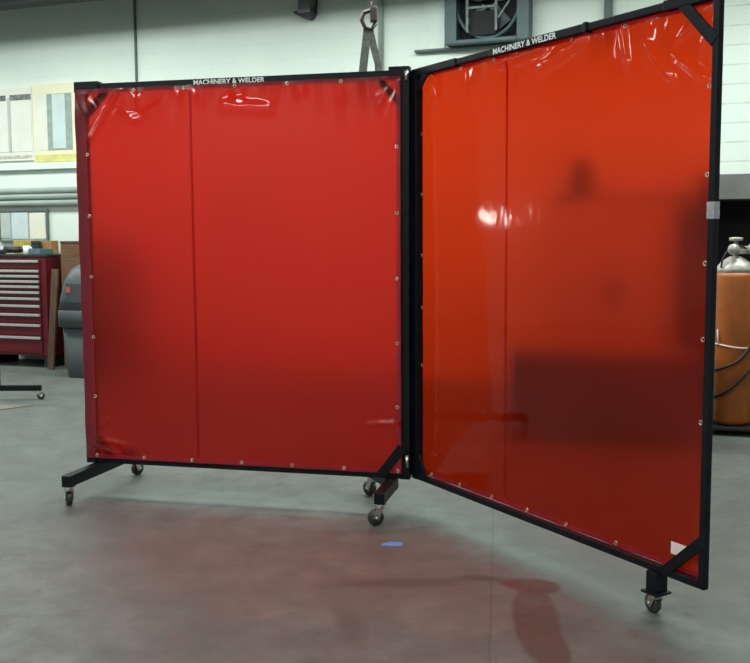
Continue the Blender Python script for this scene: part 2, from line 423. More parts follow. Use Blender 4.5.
def film_mesh(name, x0, x1, z0, z1, y0, seed, creases, nx=190, nz=200, side=-1):
    rnd = random.Random(seed)
    ph = [rnd.uniform(0, 6.28) for _ in range(8)]
    rad = []
    for (cx, cz) in ((x0, z0), (x1, z0), (x0, z1), (x1, z1)):
        for _ in range(3):
            ang = rnd.uniform(0.25, 1.3)
            dx = math.cos(ang) * (1 if cx == x0 else -1); dz = math.sin(ang) * (1 if cz == z0 else -1)
            rad.append((cx, cz, dx, dz, rnd.uniform(0.05, 0.13), rnd.uniform(0.0035, 0.007)))
    spac = (x1 - x0) / 6.0
    def f(x, z):
        d = 0.0022 * math.sin(3.1 * x + ph[0] + 0.8 * math.sin(2.3 * z)) + 0.0018 * math.sin(2.2 * z + ph[1] + x) + 0.0007 * math.sin(9 * x + 4 * z + ph[2])
        top = math.exp(-(z1 - z) / 0.07); bot = math.exp(-(z - z0) / 0.04)
        lft = math.exp(-(x - x0) / 0.03); rgt = math.exp(-(x1 - x) / 0.03)
        d += 0.006 * top * (math.sin(2 * PI * (x - x0) / spac + ph[3]) + 0.6 * math.sin(5.2 * PI * (x - x0) / spac + ph[4]))
        d += 0.003 * bot * math.sin(2 * PI * (x - x0) / spac + ph[5])
        d += 0.003 * (lft * math.sin(2 * PI * z / 0.29 + ph[6]) + rgt * math.sin(2 * PI * z / 0.29 + ph[7]))
        for (cx, cz, dx, dz, L, A) in rad:
            u = (x - cx) * dx + (z - cz) * dz; v = -(x - cx) * dz + (z - cz) * dx
            if u > 0: d += A * math.exp(-((u - L) / (0.5 * L)) ** 2 - (v / 0.011) ** 2)
        for (ax, az, bx, bz, w, A) in creases:
            L = math.hypot(bx - ax, bz - az); dx, dz = (bx - ax) / L, (bz - az) / L
            u = ((x - ax) * dx + (z - az) * dz) / L; v = -(x - ax) * dz + (z - az) * dx
            e = 1.0 if 0 <= u <= 1 else math.exp(-((min(abs(u), abs(u - 1)) * L) / 0.03) ** 2)
            d += A * e * math.exp(-(v / w) ** 2)
        return d
    vs, fs = [], []
    for j in range(nz + 1):
        for i in range(nx + 1):
            x = x0 + (x1 - x0) * i / nx; z = z0 + (z1 - z0) * j / nz
            vs.append((x, y0 + side * max(f(x, z), -0.004), z))
    for j in range(nz):
        for i in range(nx):
            a = j * (nx + 1) + i
            fs.append((a, a + 1, a + nx + 2, a + nx + 1))
    me = bpy.data.meshes.new(name); me.from_pydata(vs, [], fs)
    for p in me.polygons: p.use_smooth = True
    return me, f

def strip_on(f, y0, side, pts, w, off=0.0015, n=60):
    """narrow vinyl strip along a straight line pts[0]-pts[1] in the xz plane, following the film"""
    (ax, az), (bx, bz) = pts
    L = math.hypot(bx - ax, bz - az); px, pz = -(bz - az) / L * w / 2, (bx - ax) / L * w / 2
    vs, fs = [], []
    for i in range(n + 1):
        t = i / n; x = ax + (bx - ax) * t; z = az + (bz - az) * t
        for k in range(4):
            s = -1 + 2 * k / 3
            X, Z = x + px * s, z + pz * s
            vs.append((X, y0 + side * (max(f(X, Z), -0.004)) - off, Z))
    for i in range(n):
        for k in range(3):
            a = i * 4 + k
            fs.append((a, a + 1, a + 5, a + 4))
    return vs, fs

def hem_mesh(f, y0, side, x0, x1, z0, z1, w, wl=None):
    wl = wl or w
    V, F = [], []
    for pts, ww in ((((x0, z0 + w / 2), (x1, z0 + w / 2)), w), (((x0, z1 - w / 2), (x1, z1 - w / 2)), w),
                (((x0 + wl / 2, z0 + w), (x0 + wl / 2, z1 - w)), wl), (((x1 - w / 2, z0 + w), (x1 - w / 2, z1 - w)), w)):
        v, q = strip_on(f, y0, side, pts, ww)
        b = len(V); V += v; F += [tuple(i + b for i in t) for t in q]
    me = bpy.data.meshes.new('hem'); me.from_pydata(V, [], F)
    for p in me.polygons: p.use_smooth = True
    return me

def lettering(txt, x0, x1, z0, z1, y, parent):
    cu = bpy.data.curves.new('txt', 'FONT'); cu.body = txt; cu.size = 1.0; cu.extrude = 0.0; cu.offset = 0.03
    cu.resolution_u = 3
    o = bpy.data.objects.new('txt', cu); C.objects.link(o)
    dg = bpy.context.evaluated_depsgraph_get(); dg.update()
    me = bpy.data.meshes.new_from_object(o.evaluated_get(dg))
    bpy.data.objects.remove(o)
    xs = [v.co.x for v in me.vertices]; ys = [v.co.y for v in me.vertices]
    sx = (x1 - x0) / (max(xs) - min(xs)); sz = (z1 - z0) / (max(ys) - min(ys))
    mx, my = min(xs), min(ys)
    for v in me.vertices:
        v.co = Vector((x0 + (v.co.x - mx) * sx, y, z0 + (v.co.y - my) * sz))
    me.materials.clear()
    return link('lettering', me, M['white_letter'], parent)

def make_caster(parent, x, y, top, ang, big=1.0):
    """swivel caster whose stem hangs at (x,y); ang = direction of the trailing wheel"""
    r = 0.034 * big
    dx, dy = math.cos(ang) * 0.020, math.sin(ang) * 0.020
    c = MB()
    c.box(x - 0.024, x + 0.024, y - 0.020, y + 0.020, top - 0.005, top, 0.001)
    c.cyl((x, y, top - 0.018), (x, y, top - 0.004), 0.018, 0.014)
    cas = c.build('caster', M['zinc'], parent)
    side = Vector((-math.sin(ang), math.cos(ang), 0))
    fk = MB()
    ctr = Vector((x + dx, y + dy, r))
    for s in (-1, 1):
        p = Vector((x + dx * 0.2, y + dy * 0.2, top - 0.018)) + side * 0.017 * s
        q = ctr + side * 0.017 * s
        fk.bar(p, q, 0.003, 0.026, 0.001, up=(math.cos(ang), math.sin(ang), 0), ext=0.008) if False else fk.bar(p, q, 0.026, 0.003, 0.001, up=tuple(side), ext=0.006)
    fk.bar(Vector((x + dx * .2, y + dy * .2, top - 0.02)) - side * 0.018, Vector((x + dx * .2, y + dy * .2, top - 0.02)) + side * 0.018, 0.03, 0.004, 0.001)
    fk.cyl(ctr - side * 0.022, ctr + side * 0.022, 0.006, seg=10)
    fk.build('fork', M['zinc'], cas)
    w = MB()
    Mx = Matrix.Translation(ctr) @ side.to_track_quat('Z', 'Y').to_matrix().to_4x4()
    w.lathe([(0.010, -0.013), (r * 0.62, -0.013), (r * 0.66, -0.011), (r * 0.94, -0.012), (r, -0.007), (r, 0.007), (r * 0.94, 0.012), (r * 0.66, 0.011), (r * 0.62, 0.013), (0.010, 0.013)], 28, Mx)
    w.build('wheel', M['wheel_grey'], cas)
    return cas

def grommet_row(parent, pts, y, rail_y):
    for (x, z, kind) in pts:
        g = MB()
        ring = [(x + 0.0065 * math.cos(t), y, z + 0.0065 * math.sin(t)) for t in [2 * PI * k / 14 for k in range(14)]]
        g.tube(ring, 0.0022, 6, closed=True)
        g.build('grommet', M['brass'], parent)

def make_frame(root, RAIL, x0, w0, x1, w1):
    """square tube frame in the local xz plane: posts x0..x0+w0 and x1-w1..x1"""
    r = RAIL / 2
    for xa, xb, d in ((x0, x0 + w0, w0), (x1 - w1, x1, w1)):
        d = min(d, 0.046) / 2
        MB().box(xa, xb, -d, d, ZB, ZT, 0.004).build('post', M['black_paint'], root)
    MB().box(x0 + w0, x1 - w1, -r, r, ZT - RAIL, ZT, 0.004).build('top_rail', M['black_paint'], root)
    MB().box(x0 + w0, x1 - w1, -r, r, ZB, ZB + RAIL, 0.004).build('bottom_rail', M['black_paint'], root)

# ---- left hand screen
SL = thing('welding_screen', 'left red curtain welding screen, facing the viewer, on black foot arms with casters', 'welding screen', (-1.429, 4.596, 0), -0.2281, 'rolling welding screens')
PL0, PL1 = 0.010, 1.630
make_frame(SL, 0.034, PL0, 0.050, PL1, 0.045)
for (x0, x1, z0, z1) in ((0.008, 0.135, ZT - 0.040, ZT + 0.010), (1.538, PL1 + 0.002, ZT - 0.040, ZT + 0.014)):
    MB().box(x0, x1, -0.0255, 0.0255, z0, z1, 0.004).build('corner_sleeve', M['black_paint'], SL)
for p, q in (((0.03, 0, 1.80), (0.165, 0, 1.945)), ((PL1 - 0.03, 0, 1.82), (PL1 - 0.14, 0, 1.945)), ((0.03, 0, 0.30), (0.14, 0, 0.18))):
    MB().bar(p, q, 0.028, 0.03, 0.002, up=(0, 1, 0)).build('corner_brace', M['black_paint'], SL)
MB().bar((PL1 - 0.030, -0.042, 0.300), (PL1 - 0.130, -0.042, 0.168), 0.045, 0.006, 0.001, up=(0, 1, 0)).build('corner_brace', M['black_paint'], SL)
lettering('MACHINERY & WELDER', 0.617, 0.964, ZT - 0.028, ZT - 0.005, -0.0182, SL)
fx0, fx1, fz0, fz1 = 0.016, 1.594, 0.176, 1.949
me, fL = film_mesh('curtain', fx0, fx1, fz0, fz1, -0.0315, 3, [(0.10, 1.72, 0.245, 1.93, 0.011, 0.018), (0.20, 1.83, 0.33, 1.80, 0.02, 0.004), (0.33, 1.80, 0.45, 1.86, 0.02, 0.004), (0.78, 1.85, 0.98, 1.83, 0.03, 0.005), (1.50, 1.83, 1.56, 1.92, 0.010, 0.006), (0.09, 0.33, 0.13, 0.36, 0.010, 0.007), (0.09, 0.27, 0.21, 0.25, 0.012, 0.009), (0.08, 0.23, 0.16, 0.20, 0.010, 0.008), (1.46, 0.40, 1.57, 0.41, 0.010, 0.008), (1.55, 0.36, 1.57, 0.46, 0.010, 0.008)])
cur = link('curtain', me, M['film'], SL)
cur['label'] = 'deep red translucent vinyl curtain'
link('hem', hem_mesh(fL, -0.0315, -1, fx0, fx1, fz0, fz1, 0.020, 0.058), M['film_hem'], cur)
v, q = strip_on(fL, -0.0315, -1, ((0.606, fz0 + 0.03), (0.606, fz1 - 0.03)), 0.012)
sm = bpy.data.meshes.new('seam'); sm.from_pydata(v, [], q); link('seam', sm, M['film'], cur)
pts = []
for k in range(7):
    z = fz0 + 0.016 + (fz1 - fz0 - 0.032) * k / 6
    for x in (fx0 + 0.062, fx1 - 0.016):
        if not (k == 6): pts.append((x, z, 'v'))
for k in range(1, 6):
    x = fx0 + 0.062 + (fx1 - fx0 - 0.08) * k / 6
    pts += [(x, fz0 + 0.016, 'h'), (x, fz1 - 0.014, 'h')]
grommet_row(cur, pts, -0.0395, 0)
AZ0, AZ1 = 0.094, 0.1475      # foot arms run under the bottom rail
def arm(root, p, q, w=0.046):
    return MB().bar((p[0], p[1], (AZ0 + AZ1) / 2), (q[0], q[1], (AZ0 + AZ1) / 2), w, AZ1 - AZ0, 0.004).build('foot_arm', M['black_paint'], root)
arm(SL, (0.052, -0.285), (0.090, 0.335))
arm(SL, (1.541, -0.262), (1.545, 0.030))
arm(SL, (1.528, 0.028), (1.395, 0.215))
make_caster(SL, 0.056, -0.262, AZ0, 2.3)
make_caster(SL, 0.088, 0.318, AZ0, 1.2)
make_caster(SL, 1.541, -0.240, AZ0, 3.6, 1.05)
make_caster(SL, 1.405, 0.198, AZ0, 2.6, 1.05)

# ---- right hand screen, hinged to the left one and swung towards the viewer
SR = thing('welding_screen', 'red curtain welding screen, the right one swung towards the viewer with lettered slanting top rail', 'welding screen', (0.191, 4.234, 0), -1.0244, 'rolling welding screens')
PR = 1.612
make_frame(SR, 0.026, -0.020, 0.038, PR, 0.024)
for (x0, x1) in ((-0.022, 0.305), (1.40, PR + 0.002)):
    MB().box(x0, x1, -0.0165, 0.0145, ZT - 0.029, ZT + 0.003, 0.003).build('corner_sleeve', M['black_paint'], SR)
MB().box(0.53, 1.056, -0.0170, 0.0145, ZT - 0.0285, ZT + 0.001, 0.003).build('rail_sleeve', M['black_paint'], SR)
MB().box(1.048, 1.064, -0.019, 0.0155, ZT - 0.031, ZT + 0.004, 0.002).build('rail_collar', M['black_paint'], SR)
for p, q in (((0.012, -0.010, 1.885), (0.088, -0.010, 1.962)), ((PR - 0.014, -0.010, 1.825), (1.468, -0.010, 1.965)), ((0.012, -0.010, 0.255), (0.085, -0.010, 0.160)), ((PR - 0.012, -0.010, 0.300), (1.450, -0.010, 0.158))):
    MB().bar(p, q, 0.036, 0.010, 0.002, up=(0, 1, 0)).build('corner_brace', M['black_paint'], SR)
lettering('MACHINERY & WELDER', 0.555, 0.915, ZT - 0.026, ZT - 0.003, -0.0182, SR)
gx0, gx1, gz0, gz1 = 0.000, 1.594, 0.172, 1.958
GYF = 0.0175
me, fR = film_mesh('curtain', gx0, gx1, gz0, gz1, GYF, 11, [(1.33, 1.84, 1.40, 1.76, 0.012, 0.008), (0.55, 1.925, 0.78, 1.935, 0.016, 0.012), (0.82, 1.88, 0.98, 1.925, 0.022, 0.012), (1.20, 1.93, 1.22, 1.83, 0.012, 0.007), (1.44, 1.80, 1.54, 1.73, 0.012, 0.006)])
cur2 = link('curtain', me, M['film_clear'], SR)
cur2['label'] = 'brighter orange red see-through vinyl curtain'
link('hem', hem_mesh(fR, GYF, -1, gx0, gx1, gz0, gz1, 0.018), M['film_hem'], cur2)
v, q = strip_on(fR, GYF, -1, ((0.600, gz0 + 0.03), (0.600, gz1 - 0.03)), 0.012)
sm = bpy.data.meshes.new('seam'); sm.from_pydata(v, [], q); link('seam', sm, M['film_clear'], cur2)
pts = []
for z in (1.70, 1.435, 1.165, 0.93, 0.67):
    pts += [(gx0 + 0.018, z, 'v'), (gx1 - 0.026, z, 'v')]
for x in (0.10, 0.31, 0.53, 0.75, 0.97, 1.22):
    pts += [(x, gz0 + 0.016, 'h'), (x, gz1 - 0.018, 'h')]
grommet_row(cur2, pts, 0.0085, 0)
MB().box(1.462, 1.532, 0.0085, 0.0095, 0.222, 0.262).build('care_label', M['white_label'], cur2)
MB().box(PR - 0.0265, PR + 0.0015, -0.0135, 0.0135, 1.300, 1.352, 0.002).build('tape_band', M['silver_tape'], SR)
MB().box(1.388, 1.434, -0.024, 0.030, 0.080, ZB + 0.002, 0.004).build('caster_bracket', M['black_paint'], SR)
MB().box(1.376, 1.446, -0.034, 0.036, 0.074, 0.082, 0.002).build('caster_plate', M['black_paint'], SR)
make_caster(SR, 1.411, 0.005, 0.076, 2.9, 0.95)
MB().cyl((-0.031, -0.004, 0.18), (-0.031, -0.004, 1.95), 0.011, seg=12).build('hinge_rod', M['black_paint'], SR)
for z, hh in ((0.235, 0.075), (1.05, 0.06), (1.925, 0.05)):
    hb = MB(); hb.cyl((-0.033, -0.016, z - hh), (-0.033, -0.016, z + hh), 0.010, seg=14)
    hb.box(-0.033, -0.004, -0.0225, -0.019, z - hh + 0.004, z + hh - 0.004, 0.001)
    hg = hb.build('hinge', M['black_paint'], SR)
for z0, z1 in ((1.928, 1.975), (0.205, 0.262)):
    MB().cyl((1.620, -0.0285, z0), (1.620, -0.0285, z1), 0.0085, seg=14).build('hinge_pin', M['zinc'], SL)

# ---- third screen: only the end of its foot reaches into the picture
S3 = thing('screen_stand', 'black steel screen stand at left picture edge, foot arm ending in a caster', 'stand', (-2.93, 7.23, 0), 0.0)
MB().box(-0.020, 0.025, -0.0225, 0.0225, 0.100, 1.98, 0.004).build('post', M['black_paint'], S3)
MB().box(-0.34, 0.345, -0.02, 0.02, 0.070, 0.112, 0.004).build('foot_arm', M['black_paint'], S3)
make_caster(S3, 0.320, 0.0, 0.070, 0.5, 0.85)
make_caster(S3, -0.315, 0.0, 0.070, 0.5, 0.85)

# ------------------------------------------------------------------ left background: tool chest and what is on it
TC = thing('tool_chest', 'dark red tool chest with eleven drawers and pale full-width pulls, left', 'tool chest', room(-0.335, 0.28), RZ)
ch = MB()
ch.box(-0.42, 0.40, -0.235, 0.24, 0.115, 1.065, 0.006)
ch.build('body', M['chest_red'], TC)
for s in (-0.36, 0.34):
    MB().box(s - 0.03, s + 0.03, -0.2, 0.2, 0.0, 0.115, 0.004).build('foot_skid', M['dark_tool'], TC)
MB().box(-0.425, 0.405, -0.245, 0.245, 1.065, 1.085, 0.004).build('top_panel', M['dark_tool'], TC)
hz = [1.000, 0.945, 0.895, 0.845, 0.795, 0.735, 0.668, 0.600, 0.510, 0.410, 0.285]
bt = [0.955, 0.905, 0.855, 0.805, 0.75, 0.69, 0.62, 0.535, 0.435, 0.315, 0.145]
for i, (z, b) in enumerate(zip(hz, bt)):
    topz = 1.04 if i == 0 else bt[i - 1] - 0.008
    d = MB().box(-0.40, 0.335, -0.250, -0.232, b, topz, 0.003).build('drawer', M['chest_red'], TC)
    MB().box(-0.395, 0.330, -0.268, -0.249, topz - 0.030, topz - 0.006, 0.004).build('drawer_pull', M['chest_trim'], d)
CT = 1.085
def on_chest(x, y):
    return room(-0.335 + x, 0.28 - y, CT)
tag(MB().box(-0.13, 0.13, -0.05, 0.05, 0, 0.135, 0.003).build('carton', M['carton_yellow'], None, on_chest(-0.13, 0.15), RZ + 0.03), 'yellow carton lying on the red tool chest', 'box', 'cartons on the tool chest')
tag(MB().box(-0.09, 0.09, -0.05, 0.05, 0, 0.130, 0.003).build('carton', M['carton_brown'], None, on_chest(0.12, 0.15), RZ), 'orange-brown carton right of the yellow one on the red tool chest', 'box', 'cartons on the tool chest')
mg = thing('mug', 'small white cup standing on the red tool chest', 'cup', on_chest(0.09, -0.12), RZ)
MB().lathe([(0.030, 0), (0.033, 0.003), (0.036, 0.085), (0.033, 0.085), (0.030, 0.008)], 24).build('cup_body', M['mug_white'], mg)
MB().tube([(0.034, 0, 0.07), (0.055, 0, 0.066), (0.06, 0, 0.045), (0.052, 0, 0.025), (0.033, 0, 0.02)], 0.005).build('cup_handle', M['mug_white'], mg)
tr = thing('parts_tray', 'teal-grey plastic tray beside the white cup on tool chest', 'tray', on_chest(0.235, -0.10), RZ)
tb = MB(); tb.box(-0.07, 0.075, -0.09, 0.09, 0, 0.008, 0.002)
for (a, b, c, d) in ((-0.07, -0.062, -0.09, 0.09), (0.067, 0.075, -0.09, 0.09), (-0.07, 0.075, -0.09, -0.082), (-0.07, 0.075, 0.082, 0.09)):
    tb.box(a, b, c, d, 0, 0.055, 0.002)
tb.build('tray_body', M['teal_grey'], tr)
dr = thing('power_drill', 'dark hand tool lying among clutter left of the white cup', 'tool', on_chest(-0.085, -0.10), RZ + 0.3)
db = MB(); db.cyl((-0.09, 0, 0.045), (0.07, 0, 0.045), 0.034, 0.030); db.cyl((0.07, 0, 0.045), (0.12, 0, 0.045), 0.024, 0.012)
db.build('motor_casing', M['dark_tool'], dr)
MB().bar((-0.05, 0, 0.035), (-0.10, -0.10, 0.022), 0.035, 0.04, 0.006).build('grip', M['dark_tool'], dr)
MB().cyl((0.12, 0, 0.045), (0.17, 0, 0.035), 0.005).build('drill_bit', M['zinc'], dr)
rg = MB(); rg.box(-0.07, 0.07, -0.05, 0.05, 0, 0.03, 0.012); rg.box(-0.05, 0.03, -0.03, 0.05, 0.028, 0.055, 0.012)
tag(rg.build('shop_rag', M['paper_grey'], None, on_chest(-0.30, -0.08), RZ + 0.4), 'crumpled grey rag on the left of the red tool chest', 'rag')
cp = MB(); cp.box(-0.055, 0.055, -0.04, 0.04, 0, 0.09, 0.008); cp.box(-0.03, 0.05, -0.035, 0.035, 0.088, 0.13, 0.012)
tag(cp.build('tool_case', M['dark_tool'], None, on_chest(0.07, 0.03), RZ), 'small black case between the cup and cartons on chest', 'case')

# boards on the wall
def on_wall(a, z, d=0.004): return room(a, 0.004, z)
PB = thing('planner_board', 'white two-column planner board with dark headings, left end of wall', 'board', on_wall(-0.85, 2.02, 0.0), RZ)
MB().box(-0.45, 0.42, -0.02, 0.0, 0.0, 0.72, 0.003).build('backing', M['board_cream'], PB)
MB().box(-0.42, 0.115, -0.024, -0.02, 0.09, 0.60).build('planner_sheet', M['paper'], PB)
MB().box(0.155, 0.405, -0.024, -0.02, 0.09, 0.60).build('planner_sheet', M['paper'], PB)
MB().box(0.118, 0.150, -0.026, -0.02, 0.09, 0.63).build('divider', M['paper_grey'], PB)
MB().box(-0.42, 0.095, -0.027, -0.02, 0.60, 0.655).build('heading', M['header_ink'], PB)
MB().box(0.150, 0.405, -0.027, -0.02, 0.60, 0.655).build('heading', M['header_ink'], PB)
MB().box(-0.40, 0.40, -0.024, -0.02, 0.025, 0.055).build('caption_line', M['board_print'], PB)
YB = thing('notice_poster', 'cream notice poster with grey centre sheet and yellow strip, beside the screen', 'poster', on_wall(-0.17, 1.985, 0.0), RZ)
MB().box(-0.255, 0.26, -0.022, 0.0, 0.0, 0.775, 0.003).build('card', M['cream_yellow'], YB)
MB().box(-0.225, -0.08, -0.024, -0.02, 0.13, 0.70).build('pale_column', M['board_cream'], YB)
MB().box(-0.08, 0.215, -0.025, -0.02, 0.125, 0.675).build('dark_sheet', M['slate'], YB)
MB().box(-0.015, 0.140, -0.028, -0.024, 0.14, 0.67).build('pale_sheet', M['paper_blue'], YB)
MB().box(-0.235, 0.255, -0.028, -0.02, 0.012, 0.085).build('yellow_strip', M['yellow'], YB)
CB = thing('pin_board', 'framed pin board with pinned papers above the tool chest', 'board', on_wall(-0.60, 1.215), RZ)
MB().box(-0.285, 0.295, -0.018, 0.0, 0.0, 0.30, 0.002).build('board_panel', M['slate'], CB)
fr = MB()
fr.box(-0.30, 0.31, -0.03, 0.0, 0.295, 0.312, 0.002); fr.box(-0.30, 0.31, -0.03, 0.0, -0.012, 0.005, 0.002)
fr.box(-0.30, -0.285, -0.03, 0.0, 0.0, 0.30, 0.002); fr.box(0.295, 0.31, -0.03, 0.0, 0.0, 0.30, 0.002)
fr.build('board_frame', M['joint_dark'], CB)
for (x0, x1, z0, z1, mm) in ((-0.28, -0.155, 0.03, 0.285, 'paper_grey'), (-0.14, 0.065, 0.02, 0.285, 'paper_blue'), (0.085, 0.28, 0.02, 0.28, 'board_cream')):
    MB().box(x0, x1, -0.022, -0.018, z0, z1).build('pinned_paper', M[mm], CB)

# boards leaning beside the chest, and the bin
TB = thing('tall_box', 'tall brown box standing behind the grey bin, right of the tool chest', 'box', room(0.475, 0.27), RZ)
MB().box(-0.27, 0.27, -0.20, 0.22, 0, 1.20, 0.003).build('box_body', M['plywood'], TB)
MB().box(-0.275, 0.275, -0.205, 0.225, 1.195, 1.212, 0.002).build('lid_panel', M['plank'], TB)
pk = MB(); pk.box(-0.035, 0.035, -0.012, 0.012, 0, 0.95, 0.002, Matrix.Rotation(math.radians(5.5), 4, 'Y'))
tag(pk.build('plank', M['plank'], None, room(0.13, 0.575, 0.004), RZ), 'narrow brown plank leaning between tool chest and grey bin', 'plank')
BN = thing('trash_bin', 'tall grey plastic bin with domed lid, left of the screen', 'trash bin', (-2.515, 8.47, 0), RZ)
def rrect(w, d, r, n=6):
    P = []
    for (cx, cy, a0) in ((w / 2 - r, d / 2 - r, 0), (-w / 2 + r, d / 2 - r, 90), (-w / 2 + r, -d / 2 + r, 180), (w / 2 - r, -d / 2 + r, 270)):
        for k in range(n + 1):
            a = math.radians(a0 + 90 * k / n); P.append((cx + r * math.cos(a), cy + r * math.sin(a)))
    return P
def loft(name, secs, mat, parent):
    b = bmesh.new(); rings = []
    for (w, d, r, z) in secs: rings.append([b.verts.new((x, y, z)) for x, y in rrect(w, d, r)])
    n = len(rings[0])
    for A, B in zip(rings, rings[1:]):
        for k in range(n): b.faces.new((A[k], A[(k + 1) % n], B[(k + 1) % n], B[k]))
    b.faces.new(rings[0][::-1]); b.faces.new(rings[-1])
    bmesh.ops.recalc_face_normals(b, faces=b.faces)
    for f in b.faces: f.smooth = len(f.verts) == 4
    me = bpy.data.meshes.new(name); b.to_mesh(me); b.free()
    return link(name, me, mat, parent)
loft('bin_body', [(0.40, 0.36, 0.06, 0.0), (0.41, 0.37, 0.06, 0.01), (0.47, 0.42, 0.07, 0.46)], M['bin_grey'], BN)
loft('rim', [(0.50, 0.45, 0.07, 0.455), (0.52, 0.47, 0.07, 0.46), (0.52, 0.47, 0.07, 0.60), (0.50, 0.45, 0.07, 0.61)], M['bin_grey'], BN)
lid = loft('domed_lid', [(0.51, 0.46, 0.07, 0.605), (0.50, 0.44, 0.09, 0.72), (0.46, 0.40, 0.11, 0.86), (0.38, 0.33, 0.13, 0.96), (0.26, 0.22, 0.10, 1.005), (0.10, 0.08, 0.035, 1.02)], M['bin_lid'], BN)
MB().box(-0.14, 0.14, -0.236, -0.20, 0.66, 0.86, 0.02, Matrix.Translation((0, 0, 0))).build('swing_flap', M['bin_grey'], lid)
MB().box(-0.125, -0.085, -0.240, -0.234, 0.765, 0.815).build('sticker', M['red_sticker'], lid)
cbm = MB(); cbm.prism([(-0.62, 0.35), (0.28, 0.26), (-0.42, -0.42), (-0.75, -0.3)], 0.001, 0.006)
tag(cbm.build('cardboard_sheet', M['cardboard'], None, (-2.83, 6.70, 0)), 'brown cardboard sheet flat on the floor at left edge', 'cardboard')

# ------------------------------------------------------------------ high on the back wall
FN = thing('wall_fan', 'dark square exhaust fan set high on the wall above the right screen', 'fan', room(4.225, 0.0, 2.82), RZ)
fw, fh = 0.35, 0.70
fr = MB()
fr.box(-fw, -fw + 0.10, -0.16, 0, 0, fh, 0.006); fr.box(fw - 0.10, fw, -0.16, 0, 0, fh, 0.006)
fr.box(-fw + 0.1, fw - 0.1, -0.16, 0, 0, 0.03, 0.004); fr.box(-fw + 0.1, fw - 0.1, -0.16, 0, fh - 0.04, fh, 0.004)
fr.build('housing', M['fan_teal'], FN)
MB().box(-fw + 0.05, fw - 0.05, -0.02, -0.002, 0.02, fh - 0.02).build('back_panel', M['fan_dark'], FN)
rgm = MB(); rgm.tube([(0.27 * math.cos(t), -0.10, 0.35 + 0.31 * math.sin(t)) for t in [2 * PI * k / 40 for k in range(40)]], 0.018, 8, closed=True)
rgm.build('shroud_ring', M['fan_teal'], FN)
for k in range(5):
    a = 2 * PI * k / 5 + 0.3
    Mx = Matrix.Translation((0, -0.07, 0.35)) @ Matrix.Rotation(-a, 4, 'Y') @ Matrix.Translation((0.15, 0, 0)) @ Matrix.Rotation(0.5, 4, 'X')
    MB().prism([(-0.10, -0.035), (0.09, -0.075), (0.105, 0.06), (-0.10, 0.035)], -0.003, 0.003, Mx @ Matrix.Rotation(PI / 2, 4, 'X')).build('blade', M['fan_grey'], FN)
MB().cyl((-0.02, -0.155, 0.40), (-0.02, -0.08, 0.40), 0.06, seg=20).build('motor', M['fan_grey'], FN)
MB().cyl((-0.02, -0.17, 0.40), (-0.02, -0.155, 0.40), 0.018, seg=12).build('hub', M['silver_grey'], FN)
for x in (-0.155, 0.085):
    MB().box(x - 0.011, x + 0.011, -0.178, -0.16, 0.08, fh - 0.01, 0.003).build('guard_bar', M['fan_grey'], FN)
MB().box(-0.155, 0.10, -0.178, -0.16, 0.265, 0.285, 0.003).build('guard_bar', M['fan_grey'], FN)
MB().box(0.02, 0.30, -0.170, -0.155, 0.385, 0.402, 0.003).build('guard_bar', M['fan_grey'], FN)
MB().bar((0.10, -0.165, 0.18), (0.29, -0.165, 0.45), 0.014, 0.012, 0.002, up=(0, 1, 0)).build('guard_bar', M['fan_grey'], FN)
MB().box(-0.145, 0.075, -0.13, -0.03, 0.06, 0.255, 0.006).build('belt_box', M['fan_dark'], FN)

FX = thing('wall_fixture', 'small grey-topped dark box fixture high on wall, left of the hanging sling', 'fixture', room(2.60, 0.0, 3.145), RZ)
FX.scale = (0.72, 0.72, 0.85)
MB().box(-0.10, 0.06, -0.16, 0.0, 0.06, 0.20, 0.01).build('hood', M['fixture_grey'], FX)
fxm = MB(); fxm.prism([(-0.16, 0.065), (-0.10, 0.035), (0.02, 0.0), (0.06, 0.02), (0.09, 0.06), (0.09, 0.09), (-0.16, 0.085)], 0.0, 0.15, Matrix.Rotation(PI / 2, 4, 'X'))
fxm.build('lamp_head', M['dark_tool'], FX)
MB().tube([(0.085, -0.05, 0.06), (0.10, -0.05, 0.15), (0.10, -0.03, 0.5), (0.10, -0.03, CH - 3.13)], 0.014).build('cable', M['hose'], FX)

# lifting sling on a chain, hanging behind the left screen
SG = thing('lifting_sling', 'grey webbing sling hanging from a chain behind the screens, middle', 'sling', (-0.03, 6.5, 2.15), 0.0)
def zat(y): return 1.258 + (226.5 - y) / 944 * 6.5 - 2.15
def xat(px): return (px - 374.5) / 944 * 6.5 + 0.03
def web(name, pts, w):
    m = MB(); 
    for p, q in zip(pts, pts[1:]): m.bar(p, q, w, 0.006, 0.002, up=(0, 1, 0), ext=0.003)
    return m.build(name, M['sling'], SG)
web('strap', [(xat(368.5), 0, zat(27)), (xat(366.5), 0, zat(45)), (xat(363), 0, zat(74)), (xat(362), 0, zat(98))], 0.055)
web('strap', [(xat(371), 0.012, zat(27)), (xat(375), 0.012, zat(45)), (xat(379), 0.012, zat(60)), (xat(379.5), 0.012, zat(74)), (xat(377), 0.012, zat(98))], 0.048)
web('strap', [(xat(362), 0.004, zat(98)), (xat(377), 0.01, zat(98))], 0.04)
hk = MB()
hx, hz0 = xat(369.5), zat(27)
hk.tube([(hx + 0.035, 0, hz0 + 0.13), (hx - 0.03, 0, hz0 + 0.11), (hx - 0.045, 0, hz0 + 0.06), (hx - 0.02, 0, hz0 + 0.01), (hx + 0.02, 0, hz0 + 0.0), (hx + 0.05, 0, hz0 + 0.04)], 0.014, 10)
hk.build('hook', M['chain'], SG)
MB().box(hx + 0.012, hx + 0.062, -0.03, 0.03, hz0 + 0.045, hz0 + 0.15, 0.012).build('hook_block', M['chain'], SG)
cnm = MB()
